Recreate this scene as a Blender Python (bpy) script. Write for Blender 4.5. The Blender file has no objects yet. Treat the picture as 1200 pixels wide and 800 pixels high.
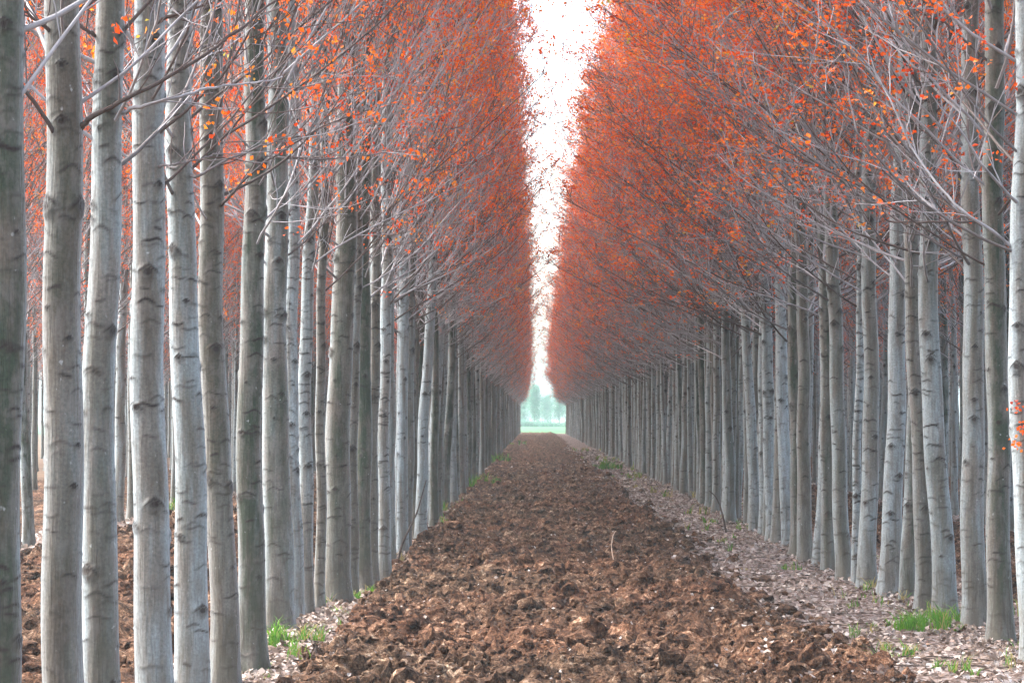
import bpy, math, random
import numpy as np

scene = bpy.context.scene
COL = scene.collection
rng = np.random.default_rng(7)
random.seed(7)
R = math.radians

# ------------------------------------------------------------------ view
F, VX, VY, EYE = 3000.0, 627.0, 489.0, 1.65      # focal length, vanishing point (1200x800 frame), eye height
def wx(px, Y): return (px - VX) / F * Y
def wz(py, Y): return EYE + (VY - py) / F * Y

# ------------------------------------------------------------------ helpers
def tag(o, label=None, cat=None, group=None, kind=None):
    if label: o['label'] = label
    if cat: o['category'] = cat
    if group: o['group'] = group
    if kind: o['kind'] = kind
    return o

def mesh_np(name, verts, faces, mats, smooth=True, face_mat=None, attrs=None):
    """faces: int array (n,4) quads or (n,3) tris"""
    verts = np.asarray(verts, np.float32); faces = np.asarray(faces, np.int32)
    me = bpy.data.meshes.new(name)
    n, k = faces.shape
    me.vertices.add(len(verts)); me.vertices.foreach_set('co', verts.ravel())
    me.loops.add(n * k); me.loops.foreach_set('vertex_index', faces.ravel())
    me.polygons.add(n)
    me.polygons.foreach_set('loop_start', np.arange(0, n * k, k, dtype=np.int32))
    me.polygons.foreach_set('use_smooth', np.full(n, smooth, bool))
    if face_mat is not None: me.polygons.foreach_set('material_index', np.asarray(face_mat, np.int32))
    for m in mats: me.materials.append(m)
    for an, av in (attrs or {}).items():
        a = me.attributes.new(an, 'FLOAT', 'POINT'); a.data.foreach_set('value', np.asarray(av, np.float32))
    me.update(calc_edges=True); me.validate()
    return me

def link(name, me, parent=None):
    o = bpy.data.objects.new(name, me); COL.objects.link(o)
    if parent is not None: o.parent = parent
    return o

# numpy noise --------------------------------------------------------
def _hash(ix, iy, s):
    h = (ix.astype(np.int64) * 374761393 + iy.astype(np.int64) * 668265263 + s * 974711) & 0xFFFFFFFF
    h = ((h ^ (h >> 13)) * 1274126177) & 0xFFFFFFFF
    h = ((h ^ (h >> 16)) * 2246822519) & 0xFFFFFFFF
    return ((h ^ (h >> 15)) & 0xFFFFFF) / float(0x1000000)
def vnoise(x, y, s):
    ix = np.floor(x); iy = np.floor(y); fx = x - ix; fy = y - iy
    fx = fx * fx * (3 - 2 * fx); fy = fy * fy * (3 - 2 * fy)
    a = _hash(ix, iy, s); b = _hash(ix + 1, iy, s); c = _hash(ix, iy + 1, s); d = _hash(ix + 1, iy + 1, s)
    return (a * (1 - fx) + b * fx) * (1 - fy) + (c * (1 - fx) + d * fx) * fy
def fbm(x, y, s, o=4):
    v = 0; a = .5
    for i in range(o):
        v = v + a * vnoise(x, y, s + i); x = x * 2.03 + 7.1; y = y * 2.03 + 3.7; a *= .5
    return v
def lumps(x, y, s, fill=.62):
    """rounded clods: one dome per jittered cell"""
    ix = np.floor(x); iy = np.floor(y); out = np.zeros_like(x)
    for dx in (-1, 0, 1):
        for dy in (-1, 0, 1):
            cx = ix + dx; cy = iy + dy
            px = cx + _hash(cx, cy, s); py = cy + _hash(cx, cy, s + 11)
            r = .35 + .5 * _hash(cx, cy, s + 23); hh = _hash(cx, cy, s + 37)
            st = .7 + .6 * _hash(cx, cy, s + 41)
            d2 = (((x - px) * st) ** 2 + ((y - py) / st) ** 2) / (r * r)
            tl = 1 + (_hash(cx, cy, s + 53) - .5) * 1.5 * (x - px) / r + (_hash(cx, cy, s + 59) - .5) * 1.5 * (y - py) / r
            d = np.sqrt(d2)
            dome = np.clip(np.minimum(1.0, 2.0 * (1 - d)) * np.clip(tl, .3, 1.35), 0, 1.35) * np.where(hh < fill, .25 + hh, 0)
            out = np.maximum(out, dome)
    return out

# ------------------------------------------------------------------ node helpers
class NT:
    def __init__(s, name):
        s.m = bpy.data.materials.new(name); s.m.use_nodes = True
        s.t = s.m.node_tree; s.b = s.t.nodes['Principled BSDF']; s.out = s.t.nodes['Material Output']
    def n(s, typ, **kw):
        nd = s.t.nodes.new(typ)
        for k, v in kw.items():
            if k.startswith('i_'):
                key = k[2:]; key = int(key) if key.isdigit() else key.replace('_', ' ')
                nd.inputs[key].default_value = v
            else: setattr(nd, k, v)
        return nd
    def l(s, a, b): s.t.links.new(a, b)
    def noise(s, vec, scale, detail=3, rough=.55, out='Fac'):
        nd = s.n('ShaderNodeTexNoise', i_Scale=scale, i_Detail=detail, i_Roughness=rough); s.l(vec, nd.inputs['Vector']); return nd.outputs[out]
    def ramp(s, fac, stops, interp='LINEAR'):
        nd = s.n('ShaderNodeValToRGB'); cr = nd.color_ramp; cr.interpolation = interp
        while len(cr.elements) < len(stops): cr.elements.new(.5)
        for e, (p, c) in zip(cr.elements, stops):
            e.position = p; e.color = (c, c, c, 1) if isinstance(c, (int, float)) else (*c, 1)
        s.l(fac, nd.inputs[0]); return nd.outputs[0]
    def mix(s, fac, a, b, mode='MIX'):
        nd = s.n('ShaderNodeMix', data_type='RGBA', blend_type=mode)
        for i, v in ((0, fac), (6, a), (7, b)):
            if isinstance(v, (int, float)): nd.inputs[i].default_value = v
            elif isinstance(v, tuple): nd.inputs[i].default_value = (*v, 1)
            else: s.l(v, nd.inputs[i])
        return nd.outputs[2]
    def math(s, op, a, b=0.0, c=0.0, clamp=False):
        nd = s.n('ShaderNodeMath', operation=op, use_clamp=clamp)
        for i, v in enumerate((a, b, c)):
            if isinstance(v, (int, float)): nd.inputs[i].default_value = v
            else: s.l(v, nd.inputs[i])
        return nd.outputs[0]
    def attr(s, name):
        return s.n('ShaderNodeAttribute', attribute_name=name).outputs['Fac']
    def bump(s, h, strength, dist):
        nd = s.n('ShaderNodeBump', i_Strength=strength, i_Distance=dist); s.l(h, nd.inputs['Height']); s.l(nd.outputs[0], s.b.inputs['Normal'])

def mapped(t, scale, use_random=True):
    tc = t.n('ShaderNodeTexCoord'); mp = t.n('ShaderNodeMapping'); mp.inputs['Scale'].default_value = scale
    t.l(tc.outputs['Object'], mp.inputs['Vector'])
    if use_random:
        oi = t.n('ShaderNodeObjectInfo'); cb = t.n('ShaderNodeCombineXYZ')
        m = t.math('MULTIPLY', oi.outputs['Random'], 37.0)
        t.l(m, cb.inputs[0]); t.l(m, cb.inputs[2]); t.l(cb.outputs[0], mp.inputs['Location'])
    return mp.outputs[0]

def make_bark():
    t = NT('poplar_bark')
    oi = t.n('ShaderNodeObjectInfo')
    sep = t.n('ShaderNodeSeparateColor'); t.l(oi.outputs['Color'], sep.inputs[0])
    tone = t.math('ADD', sep.outputs[0], t.math('MULTIPLY', t.math('SUBTRACT', oi.outputs['Random'], .5), t.math('ADD', .18, t.math('MULTIPLY', sep.outputs[2], .75))))
    moss = sep.outputs[1]
    v1 = mapped(t, (1, 1, .16)); v2 = mapped(t, (1, 1, .45)); v3 = mapped(t, (1, 1, .07))
    streak = t.noise(v1, 11, 4, .6); patch = t.noise(v2, 6, 4, .6); fib = t.noise(v3, 75, 3, .65); fine = t.noise(mapped(t, (1, 1, 1)), 70, 3, .6)
    # tone: grey-lilac smooth bark to brown-grey bark
    # viewer-facing side: algae and brown film, plus painted dark-centre, pale-rim shading
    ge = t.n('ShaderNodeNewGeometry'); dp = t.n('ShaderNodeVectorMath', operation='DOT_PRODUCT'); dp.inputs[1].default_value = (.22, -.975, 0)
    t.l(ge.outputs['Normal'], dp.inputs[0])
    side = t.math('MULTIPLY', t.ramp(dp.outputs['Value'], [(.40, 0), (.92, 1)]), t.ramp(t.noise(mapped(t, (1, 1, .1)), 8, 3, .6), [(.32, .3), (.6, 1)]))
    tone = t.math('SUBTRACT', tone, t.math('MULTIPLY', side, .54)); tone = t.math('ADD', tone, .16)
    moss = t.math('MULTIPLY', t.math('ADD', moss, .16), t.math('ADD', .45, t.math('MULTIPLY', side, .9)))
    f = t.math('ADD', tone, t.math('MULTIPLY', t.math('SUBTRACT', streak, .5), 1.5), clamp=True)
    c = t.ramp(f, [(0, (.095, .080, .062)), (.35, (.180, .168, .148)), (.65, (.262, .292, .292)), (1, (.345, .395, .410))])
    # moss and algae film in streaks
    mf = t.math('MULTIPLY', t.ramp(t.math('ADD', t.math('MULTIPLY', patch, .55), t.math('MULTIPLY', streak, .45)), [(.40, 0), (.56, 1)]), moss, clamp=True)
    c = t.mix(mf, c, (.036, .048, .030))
    # pale lichen specks
    lf = t.ramp(t.noise(mapped(t, (1, 1, .8)), 30, 2, .5), [(.71, 0), (.78, .4)])
    c = t.mix(lf, c, (.55, .57, .56))
    c = t.mix(.85, c, t.ramp(t.math('ADD', t.math('MULTIPLY', fib, .35), t.math('MULTIPLY', fine, .65)), [(.32, .55), (.68, 1.3)]), 'MULTIPLY')
    c = t.mix(t.ramp(t.noise(mapped(t, (1, 1, .5)), 14, 4, .7), [(.5, 0), (.68, .55)]), c, (.15, .135, .12))
    # branch scars and lenticel bands (marks of the bark itself)
    sc = t.attr('scar')
    sc2 = t.math('MULTIPLY', sc, t.ramp(fine, [(.25, .8), (.6, 1.4)]), clamp=True)
    c = t.mix(sc2, c, (.022, .015, .012))
    crack = t.math('MULTIPLY', t.ramp(t.noise(mapped(t, (1, 1, .12)), 42, 2, .5), [(.34, 1), (.42, 0)]), t.math('ADD', t.math('MULTIPLY', t.attr('foot'), .9), t.math('MULTIPLY', moss, .45)), clamp=True)
    c = t.mix(t.math('MULTIPLY', crack, .7), c, (.045, .038, .030))
    # crusty foot of old trunks
    ft = t.math('MULTIPLY', t.attr('foot'), t.ramp(patch, [(.35, .25), (.65, 1)]), clamp=True)
    c = t.mix(t.math('MULTIPLY', ft, .7), c, (.12, .10, .075))
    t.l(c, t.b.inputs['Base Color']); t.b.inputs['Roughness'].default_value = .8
    t.b.inputs['Specular IOR Level'].default_value = .25
    t.b.inputs['Sheen Weight'].default_value = .35; t.b.inputs['Sheen Roughness'].default_value = .35; t.b.inputs['Sheen Tint'].default_value = (.85, .93, 1, 1)
    t.bump(t.math('ADD', t.math('MULTIPLY', fib, .7), t.math('MULTIPLY', patch, .5)), .8, .016)
    return t.m
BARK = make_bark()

def make_twig():
    t = NT('poplar_branch_bark')
    v = mapped(t, (1, 1, 1))
    n = t.noise(v, 9, 3); w = t.attr('thick')
    c = t.ramp(w, [(0, (.33, .31, .325)), (.3, (.36, .35, .365)), (1, (.27, .26, .262))])
    c = t.mix(.6, c, t.ramp(n, [(.32, .45), (.68, 1.35)]), 'MULTIPLY')
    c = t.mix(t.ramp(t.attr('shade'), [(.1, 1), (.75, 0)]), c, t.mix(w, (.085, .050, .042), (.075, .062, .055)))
    t.l(c, t.b.inputs['Base Color']); t.b.inputs['Roughness'].default_value = .75
    t.b.inputs['Specular IOR Level'].default_value = .3
    return t.m
TWIG = make_twig()

def make_leaf(name, stops, trans):
    t = NT(name)
    oi = t.n('ShaderNodeObjectInfo')
    f = t.math('ADD', t.attr('tint'), t.math('MULTIPLY', t.math('SUBTRACT', oi.outputs['Random'], .5), .3), clamp=True)
    c = t.ramp(f, stops)
    t.l(c, t.b.inputs['Base Color']); t.b.inputs['Roughness'].default_value = .55
    t.b.inputs['Specular IOR Level'].default_value = .3
    if trans:
        tr = t.n('ShaderNodeBsdfTranslucent'); t.l(c, tr.inputs[0])
        mx = t.n('ShaderNodeMixShader'); mx.inputs[0].default_value = trans
        t.l(t.b.outputs[0], mx.inputs[1]); t.l(tr.outputs[0], mx.inputs[2]); t.l(mx.outputs[0], t.out.inputs[0])
    return t.m
LEAF = make_leaf('young_red_leaf', [(0, (.44, .030, .004)), (.2, (.74, .080, .004)), (.6, (.84, .170, .007)), (.9, (.78, .30, .025)), (1, (.46, .38, .06))], .45)
GRASS = make_leaf('grass_blade', [(0, (.05, .13, .015)), (.6, (.10, .26, .025)), (.85, (.20, .34, .04)), (1, (.34, .27, .10))], .35)
LITTER = make_leaf('dry_leaf', [(0, (.06, .036, .024)), (.3, (.17, .115, .082)), (.55, (.31, .245, .205)), (.88, (.50, .44, .395)), (1, (.40, .18, .055))], .12)
CONIF = make_leaf('far_green_leaf', [(0, (.10, .22, .15)), (.6, (.16, .32, .23)), (1, (.22, .40, .26))], .25)

def make_soil():
    t = NT('ploughed_earth')
    tc = t.n('ShaderNodeTexCoord').outputs['Object']
    n1 = t.noise(tc, 5, 5, .65); n2 = t.noise(tc, 24, 4, .65); n3 = t.noise(tc, 85, 3, .6); big = t.noise(tc, .35, 3, .5)
    c = t.ramp(t.math('ADD', t.math('MULTIPLY', n1, .5), t.math('MULTIPLY', n2, .5)),
               [(.38, (.017, .009, .006)), (.47, (.072, .039, .023)), (.56, (.175, .101, .060)), (.66, (.52, .39, .27))])
    c = t.mix(t.ramp(big, [(.4, 0), (.65, .55)]), c, t.mix(1.0, c, (1.16, .81, .68), 'MULTIPLY'))
    c = t.mix(.9, c, t.ramp(n3, [(.34, .4), (.66, 1.5)]), 'MULTIPLY')
    lit = t.ramp(t.noise(tc, 17, 3, .6), [(.38, (.075, .045, .032)), (.5, (.19, .135, .11)), (.64, (.40, .33, .30))])
    c = t.mix(t.attr('litter'), c, lit)
    t.l(c, t.b.inputs['Base Color']); t.b.inputs['Roughness'].default_value = .95
    t.b.inputs['Specular IOR Level'].default_value = .15
    t.bump(t.math('ADD', n2, t.math('MULTIPLY', n3, .6)), 1.0, .045)
    return t.m
SOIL = make_soil()

def make_plain(name, stops, scale):
    t = NT(name); tc = t.n('ShaderNodeTexCoord').outputs['Object']
    t.l(t.ramp(t.noise(tc, scale, 5, .6), stops), t.b.inputs['Base Color']); t.b.inputs['Roughness'].default_value = .95
    t.b.inputs['Specular IOR Level'].default_value = .1
    return t.m
TERRAIN = make_plain('rough_earth', [(.35, (.07, .045, .03)), (.65, (.17, .11, .07))], .8)
MEADOW = make_plain('meadow_green', [(.3, (.045, .13, .055)), (.7, (.09, .21, .09))], .5)
DEAD = make_plain('dead_wood', [(.3, (.035, .025, .02)), (.7, (.11, .08, .065))], 14)
DRYSTEM = make_plain('dry_stem', [(.3, (.30, .2, .14)), (.7, (.48, .36, .27))], 14)

# ------------------------------------------------------------------ ground
def soil_mask(x, y):
    n = (fbm(x * 1.3, y * .8, 5, 3) - .45) * 1.1 + (fbm(x * 5, y * 5, 7, 2) - .4) * .5
    e_r = 1.90 + n + np.clip((24 - y) * .055, 0, .45); e_l = -1.48 + n * .5
    a = np.clip((e_r - x) / .16, 0, 1) * np.clip((x - e_l) / .14, 0, 1)
    # the next alleys, ploughed too
    b = np.clip((x - 4.05 - n * .4) / .25, 0, 1) * np.clip((6.55 - x) / .2, 0, 1)
    c = np.clip((-2.2 - x + n * .4) / .25, 0, 1) * np.clip((x + 6.1) / .2, 0, 1)
    d = np.clip((x - 7.5) / .3, 0, 1); e = np.clip((-7.1 - x) / .3, 0, 1)
    return np.clip(a + b + c + d + e, 0, 1)

def ground_h(x, y, fine=True):
    m = soil_mask(x, y)
    qx = x + (fbm(x * 3, y * 3, 71, 2) - .4) * .25; qy = y + (fbm(x * 3, y * 3, 91, 2) - .4) * .25
    qx = qx + (fbm(x * 14, y * 14, 73, 2) - .4) * .07; qy = qy + (fbm(x * 14, y * 14, 93, 2) - .4) * .07
    h = .085 * lumps(qx / .38, qy / .38, 3, .55) + .085 * lumps(qx / .19, qy / .19, 29, .58)
    h += .10 * (fbm(x * 1.6, y * 1.2, 17, 3) - .45)
    if fine:
        h += .040 * lumps(qx / .085, qy / .085, 57, .75) + .085 * (np.abs(fbm(x * 11, y * 11, 101, 3) - .45) - .1) + .03 * (vnoise(x * 40, y * 40, 107) - .5)
    ridge = .05 * np.exp(-((x - 1.62) / .22) ** 2) + .03 * np.exp(-((x + 1.3) / .2) ** 2)
    v = .05 * (fbm(x * 2.2, y * 2.2, 131, 3) - .45) + (.03 * lumps(qx / .13, qy / .13, 143, .5) if fine else 0)
    return m * (h + .02 + ridge) + (1 - m) * v

def height_sheet(name, xs, ys, fine, drop=0.0):
    X, Y = np.meshgrid(xs, ys)
    x = X.ravel(); y = Y.ravel()
    xj = x + (rng.random(x.size) - .5) * (xs[1] - xs[0]) * .5
    h = ground_h(xj, y, fine) - drop
    nx, ny = len(xs), len(ys)
    i = np.arange((nx - 1) * (ny - 1)); r = i // (nx - 1); c = i % (nx - 1); b = r * nx + c
    faces = np.stack([b, b + 1, b + nx + 1, b + nx], 1)
    me = mesh_np(name, np.stack([xj, y, h], 1), faces, [SOIL], True, None, {'litter': 1 - soil_mask(xj, y)})
    o = link(name, me); tag(o, kind='structure'); return o

def geo_rows(y0, y1, k, lo):
    out = [y0]
    while out[-1] < y1: out.append(out[-1] + max(lo, k * out[-1]))
    return np.array(out)
height_sheet('ground', np.arange(-2.45, 4.35, .023), geo_rows(12.5, 268, .0017, .02), True)
height_sheet('ground_between_rows', np.arange(-13, -2.38, .07), geo_rows(6, 200, .004, .05), False, .07).name = 'soil_strip'
height_sheet('soil_strip', np.arange(4.28, 14, .07), geo_rows(6, 200, .004, .05), False, .07)
height_sheet('soil_strip', np.arange(-6.5, -2.36, .034), geo_rows(13, 62, .0026, .03), True, .006)
height_sheet('soil_strip', np.arange(4.25, 7.6, .034), geo_rows(22, 62, .0026, .03), True, .006)
height_sheet('soil_strip', np.arange(-2.45, 4.4, .09), geo_rows(-6, 12.7, .004, .09), False, .012)

xs = np.linspace(-900, 900, 41); ys = np.linspace(-60, 1500, 41)
X, Y = np.meshgrid(xs, ys)
i = np.arange(1600); b = (i // 40) * 41 + i % 40
o = link('terrain', mesh_np('terrain', np.stack([X.ravel(), Y.ravel(), np.full(X.size, -.16)], 1), np.stack([b, b + 1, b + 42, b + 41], 1), [TERRAIN])); tag(o, kind='structure')
xs = np.linspace(-90, 90, 61); ys = np.linspace(265, 560, 61); X, Y = np.meshgrid(xs, ys)
i = np.arange(3600); b = (i // 60) * 61 + i % 60
zz = -.04 + .35 * (fbm(X.ravel() * .15, Y.ravel() * .15, 9, 3) - .3) * np.clip((Y.ravel() - 268) / 20, 0, 1) + np.clip((Y.ravel() - 270) / 200, 0, 1) * .05
o = link('meadow', mesh_np('meadow', np.stack([X.ravel(), Y.ravel(), zz], 1), np.stack([b, b + 1, b + 62, b + 61], 1), [MEADOW])); tag(o, kind='structure')

# soil clods lying loose (stuff) ------------------------------------
def chunks(name, x, y, s, label, sub=2):
    import bmesh
    bm = bmesh.new(); bmesh.ops.create_icosphere(bm, subdivisions=sub, radius=1.0)
    bv = np.array([v.co[:] for v in bm.verts]); bf = np.array([[v.index for v in f.verts] for f in bm.faces]); bm.free()
    n = len(x); k = len(bv)
    PR = [1 + 1.5 * (fbm(bv[:, 0] * 2.1 + j * 3.1 + bv[:, 2] * .8, bv[:, 1] * 2.1 + bv[:, 2] * 1.9 + j, 211, 3) - .45) + rng.normal(0, .10, k) for j in range(60)]
    V = np.zeros((n, k, 3))
    for j in range(n):
        d = bv * PR[j % 60][:, None]
        d = d * s[j] * rng.uniform(.6, 1.25, 3)
        a = rng.uniform(0, 6.28); ca, sa = math.cos(a), math.sin(a)
        V[j, :, 0] = d[:, 0] * ca - d[:, 1] * sa; V[j, :, 1] = d[:, 0] * sa + d[:, 1] * ca; V[j, :, 2] = d[:, 2] * .8
    h = ground_h(x, y)
    V += np.stack([x, y, h + s * .15], 1)[:, None, :]
    Fc = (bf[None] + (np.arange(n) * k)[:, None, None]).reshape(-1, 3)
    o = link(name, mesh_np(name, V.reshape(-1, 3), Fc, [SOIL], False, None, {'litter': np.zeros(n * k)}))
    tag(o, label, 'soil', kind='stuff'); return o
n = 15000
cy = 14.2 * np.exp(rng.random(n) * math.log(48 / 14.2)); cx = rng.uniform(-1.6, 2.15, n)
keep = soil_mask(cx, cy) > .25; cx, cy = cx[keep], cy[keep]
chunks('soil_crumbs', cx, cy, (.011 + .026 * rng.random(len(cx)) ** 2) * np.clip(cy / 28, 1, 1.6), 'small brown earth crumbs scattered over the ploughed alley', 1)
n = 4200
cy = 14 * np.exp(rng.random(n) * math.log(75 / 14)); cx = rng.uniform(-1.6, 2.4, n)
keep = (soil_mask(cx, cy) > .3) | (rng.random(n) < .25); cx, cy = cx[keep], cy[keep]
ex = np.where(rng.random(4500) < .7, rng.uniform(-6.1, -2.4, 4500), rng.uniform(4.2, 6.6, 4500)); ey = 15 * np.exp(rng.random(4500) * math.log(55 / 15))
cx = np.concatenate([cx, ex]); cy = np.concatenate([cy, ey])
chunks('soil_clods', cx, cy, .024 + .085 * rng.random(len(cx)) ** 3.0, 'loose brown clods turned up over the ploughed alley')

# flat leaf-like pieces ------------------------------------------------
def flakes(x, y, z, size, tilt, tint, aspect=.75):
    """curled four-vertex leaves with a bent midrib: 6 verts, 2 quads each"""
    n = len(x)
    base = np.array([[-.5, 0, 0], [0, -.5, 0], [.5, 0, 0], [0, .5, 0], [-.02, 0, 0], [.02, 0, 0]])
    loc = np.repeat(base[None], n, 0)
    loc[:, 1, 1] *= aspect; loc[:, 3, 1] *= aspect
    curl = rng.uniform(-.1, .45, n)
    loc[:, 1, 2] = curl; loc[:, 3, 2] = rng.uniform(-.1, .45, n); loc[:, 0, 2] = rng.uniform(-.1, .3, n); loc[:, 2, 2] = rng.uniform(-.1, .3, n)
    loc *= size[:, None, None]
    a = rng.uniform(0, 6.283, n); tx = rng.normal(0, tilt, n); ty = rng.normal(0, tilt, n)
    X, Yv, Z = loc[..., 0], loc[..., 1], loc[..., 2]
    c, s = np.cos(tx)[:, None], np.sin(tx)[:, None]; Yv, Z = Yv * c - Z * s, Yv * s + Z * c
    c, s = np.cos(ty)[:, None], np.sin(ty)[:, None]; X, Z = X * c + Z * s, -X * s + Z * c
    c, s = np.cos(a)[:, None], np.sin(a)[:, None]; X, Yv = X * c - Yv * s, X * s + Yv * c
    V = np.stack([X + x[:, None], Yv + y[:, None], Z + z[:, None]], 2).reshape(-1, 3)
    f = np.array([[0, 1, 2, 4], [0, 4, 2, 3]])
    f = np.array([[0, 1, 2, 3]])
    # two triangles folded along the midrib
    f = np.array([[0, 1, 2], [0, 2, 3]])
    idx = np.arange(n) * 6
    return V, (f[None] + idx[:, None, None]).reshape(-1, 3), np.repeat(tint, 6)

parts = []
def add_litter(n, x0, x1, y0, y1, smin, smax, pexp=1.0, onsoil=False):
    y = y0 * np.exp(rng.random(n) ** pexp * math.log(y1 / y0)); x = rng.uniform(x0, x1, n)
    m = soil_mask(x, y) + .9 * (fbm(x * 2.3, y * 1.6, 301, 3) < rng.uniform(.22, .46, n))
    k = (soil_mask(x, y) > .5) if onsoil else (m < .35 + .7 * (rng.random(n) < .25))
    x, y = x[k], y[k]
    s = rng.uniform(smin, smax, len(x)) * np.clip(y / 45, 1, 3.0)
    z = ground_h(x, y) + s * .12
    parts.append((x, y, z, s, rng.beta(2.2, 1.8, len(x)) if not onsoil else rng.beta(1.6, 1.8, len(x))))
add_litter(30000, 1.4, 4.2, 14.5, 130, .022, .068)
add_litter(9000, -2.4, -1.3, 13, 110, .022, .065)
add_litter(9500, -1.5, 2.1, 14.5, 90, .014, .045, 1, True)
add_litter(3000, -7.4, -5.9, 30, 90, .05, .09); add_litter(3000, 6.3, 7.8, 30, 90, .05, .09)
for row_x, y0_, y1_ in ((-1.75, 16, 60), (3.3, 17, 70)):
    n = 5200; y = y0_ * np.exp(rng.random(n) * math.log(y1_ / y0_)); x = row_x + rng.normal(0, .16, n)
    s = rng.uniform(.022, .065, n) * np.clip(y / 45, 1, 2); z = ground_h(x, y) + rng.random(n) * .035
    parts.append((x, y, z, s, rng.beta(1.6, 2.0, n)))
A = [np.concatenate(c) for c in zip(*parts)]
V, Fc, T = flakes(A[0], A[1], A[2], A[3], .45, A[4])
o = link('leaf_litter', mesh_np('leaf_litter', V, Fc, [LITTER], False, None, {'tint': T}))
tag(o, 'pale dry fallen leaves strewn along the tree rows', 'leaf litter', kind='stuff')

# grass ---------------------------------------------------------------
GV, GF, GT = [], [], []; gcount = 0
def tuft(cx, cy, rad, n, hh, dry=.1):
    global gcount
    k = max(2, n // 14)                                   # blades spring from a few uneven clumps
    ka = rng.uniform(0, 6.28, k); kr = rad * np.sqrt(rng.random(k)); ks = rng.uniform(.35, 1.15, k)
    q = rng.integers(0, k, n)
    x = cx + kr[q] * np.cos(ka[q]) + rng.normal(0, .022, n); y = cy + kr[q] * np.sin(ka[q]) * 1.6 + rng.normal(0, .022, n)
    z = ground_h(x, y) - .015
    L = hh * ks[q] * rng.uniform(.35, 1.15, n); w = rng.uniform(.0022, .0048, n) * max(1, cy / 26)
    az = rng.uniform(0, 6.28, n); bend = rng.uniform(.1, 1.3, n) * L; dx = np.cos(az); dy = np.sin(az)
    t = np.where(rng.random(n) > dry, rng.random(n) * .82, .97)
    for b, u, ww in ((0, 0, 1), (.4, .5, .9), (.8, .85, .6), (1.3, 1.0, .08)):
        px = x + dx * bend * b * b * .6; py = y + dy * bend * b * b * .6; pz = z + L * u
        GV.append(np.stack([px - w * ww, py, pz], 1)); GV.append(np.stack([px + w * ww, py + .3 * w * ww, pz], 1)); GT.append(t); GT.append(t)
    i = np.arange(n) + gcount
    for r_ in range(3): GF.append(np.stack([i + 2 * r_ * n, i + (2 * r_ + 1) * n, i + (2 * r_ + 3) * n, i + (2 * r_ + 2) * n], 1))
    gcount += 8 * n
def at(px, py):
    Yd = EYE * F / (py - VY); return wx(px, Yd), Yd
for px, py, rad, n, hh, dry in [
    (326, 757, .10, 190, .20, .08), (362, 752, .12, 110, .14, .35), (434, 697, .09, 70, .10, .2), (422, 702, .08, 50, .09, .2),
    (300, 782, .08, 50, .12, .3), (398, 716, .08, 40, .09, .3),
    (1085, 736, .28, 330, .17, .12), (1112, 731, .22, 300, .17, .15), (1060, 733, .2, 130, .12, .2), (1140, 742, .15, 80, .10, .3),
    (1030, 735, .15, 60, .08, .3), (1050, 765, .15, 90, .10, .3), (1130, 785, .2, 110, .10, .3), (1010, 688, .12, 60, .09, .2),
    (925, 668, .08, 40, .10, .2), (832, 613, .15, 60, .12, .2),
    (737, 560, .5, 160, .16, .4), (719, 550, .7, 420, .30, .10), (704, 540, .8, 150, .2, .45), (690, 530, 1.0, 160, .24, .5),
    (578, 544, .6, 300, .34, .06), (563, 572, .4, 260, .26, .06), (600, 523, 1.0, 160, .3, .4), (540, 600, .3, 60, .2, .3), (1020, 590, .4, 10, .2, .2)]:
    x, y = at(px, py); tuft(x, y, rad, n, hh, dry)
for _ in range(150):
    yy = 16 * math.exp(rng.random() * math.log(95 / 16)); side_ = rng.random() < .45
    xx = (rng.uniform(-2.1, -1.45) if side_ else rng.uniform(2.2, 3.9))
    tuft(xx, yy, rng.uniform(.04, .2), int(rng.integers(4, 26)), rng.uniform(.06, .2), float(rng.choice([.25, .6, .95])))
for Yd, Xc in ((44, -6.4), (46, -6.1), (58, -6.0), (60, -5.8)): tuft(Xc, Yd, .5, 200, .3, .2)
o = link('grass', mesh_np('grass', np.concatenate(GV), np.concatenate(GF), [GRASS], True, None, {'tint': np.concatenate(GT)}))
tag(o, 'small tufts of fresh green grass at the feet of the poplars', 'grass', kind='stuff')

# ------------------------------------------------------------------ tubes
class Tubes:
    def __init__(s): s.V, s.F, s.W, s.S, s.n = [], [], [], [], 0; s.shade = None
    def add(s, P, r, seg):
        P = np.asarray(P, float); k = len(P); r = np.broadcast_to(np.asarray(r, float), (k,))
        T = np.gradient(P, axis=0); T /= np.linalg.norm(T, axis=1)[:, None] + 1e-9
        ref = np.array([0, 0, 1.0]) if abs(T[0, 2]) < .9 else np.array([1.0, 0, 0])
        U = np.cross(T, ref); U /= np.linalg.norm(U, axis=1)[:, None] + 1e-9; W = np.cross(T, U)
        a = np.arange(seg) / seg * 2 * math.pi
        ring = P[:, None] + r[:, None, None] * (np.cos(a)[None, :, None] * U[:, None] + np.sin(a)[None, :, None] * W[:, None])
        s.V.append(ring.reshape(-1, 3)); s.W.append(np.repeat(np.clip(r / .014, 0, 1), seg))
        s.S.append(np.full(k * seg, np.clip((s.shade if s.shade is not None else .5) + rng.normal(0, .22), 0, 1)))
        i = np.arange((k - 1) * seg); q = i // seg; c = i % seg; c2 = (c + 1) % seg
        s.F.append(np.stack([q * seg + c, q * seg + c2, (q + 1) * seg + c2, (q + 1) * seg + c], 1) + s.n)
        s.n += k * seg
    def mesh(s, name, mat): return mesh_np(name, np.concatenate(s.V), np.concatenate(s.F), [mat], True, None, {'thick': np.concatenate(s.W), 'shade': np.concatenate(s.S)})

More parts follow.
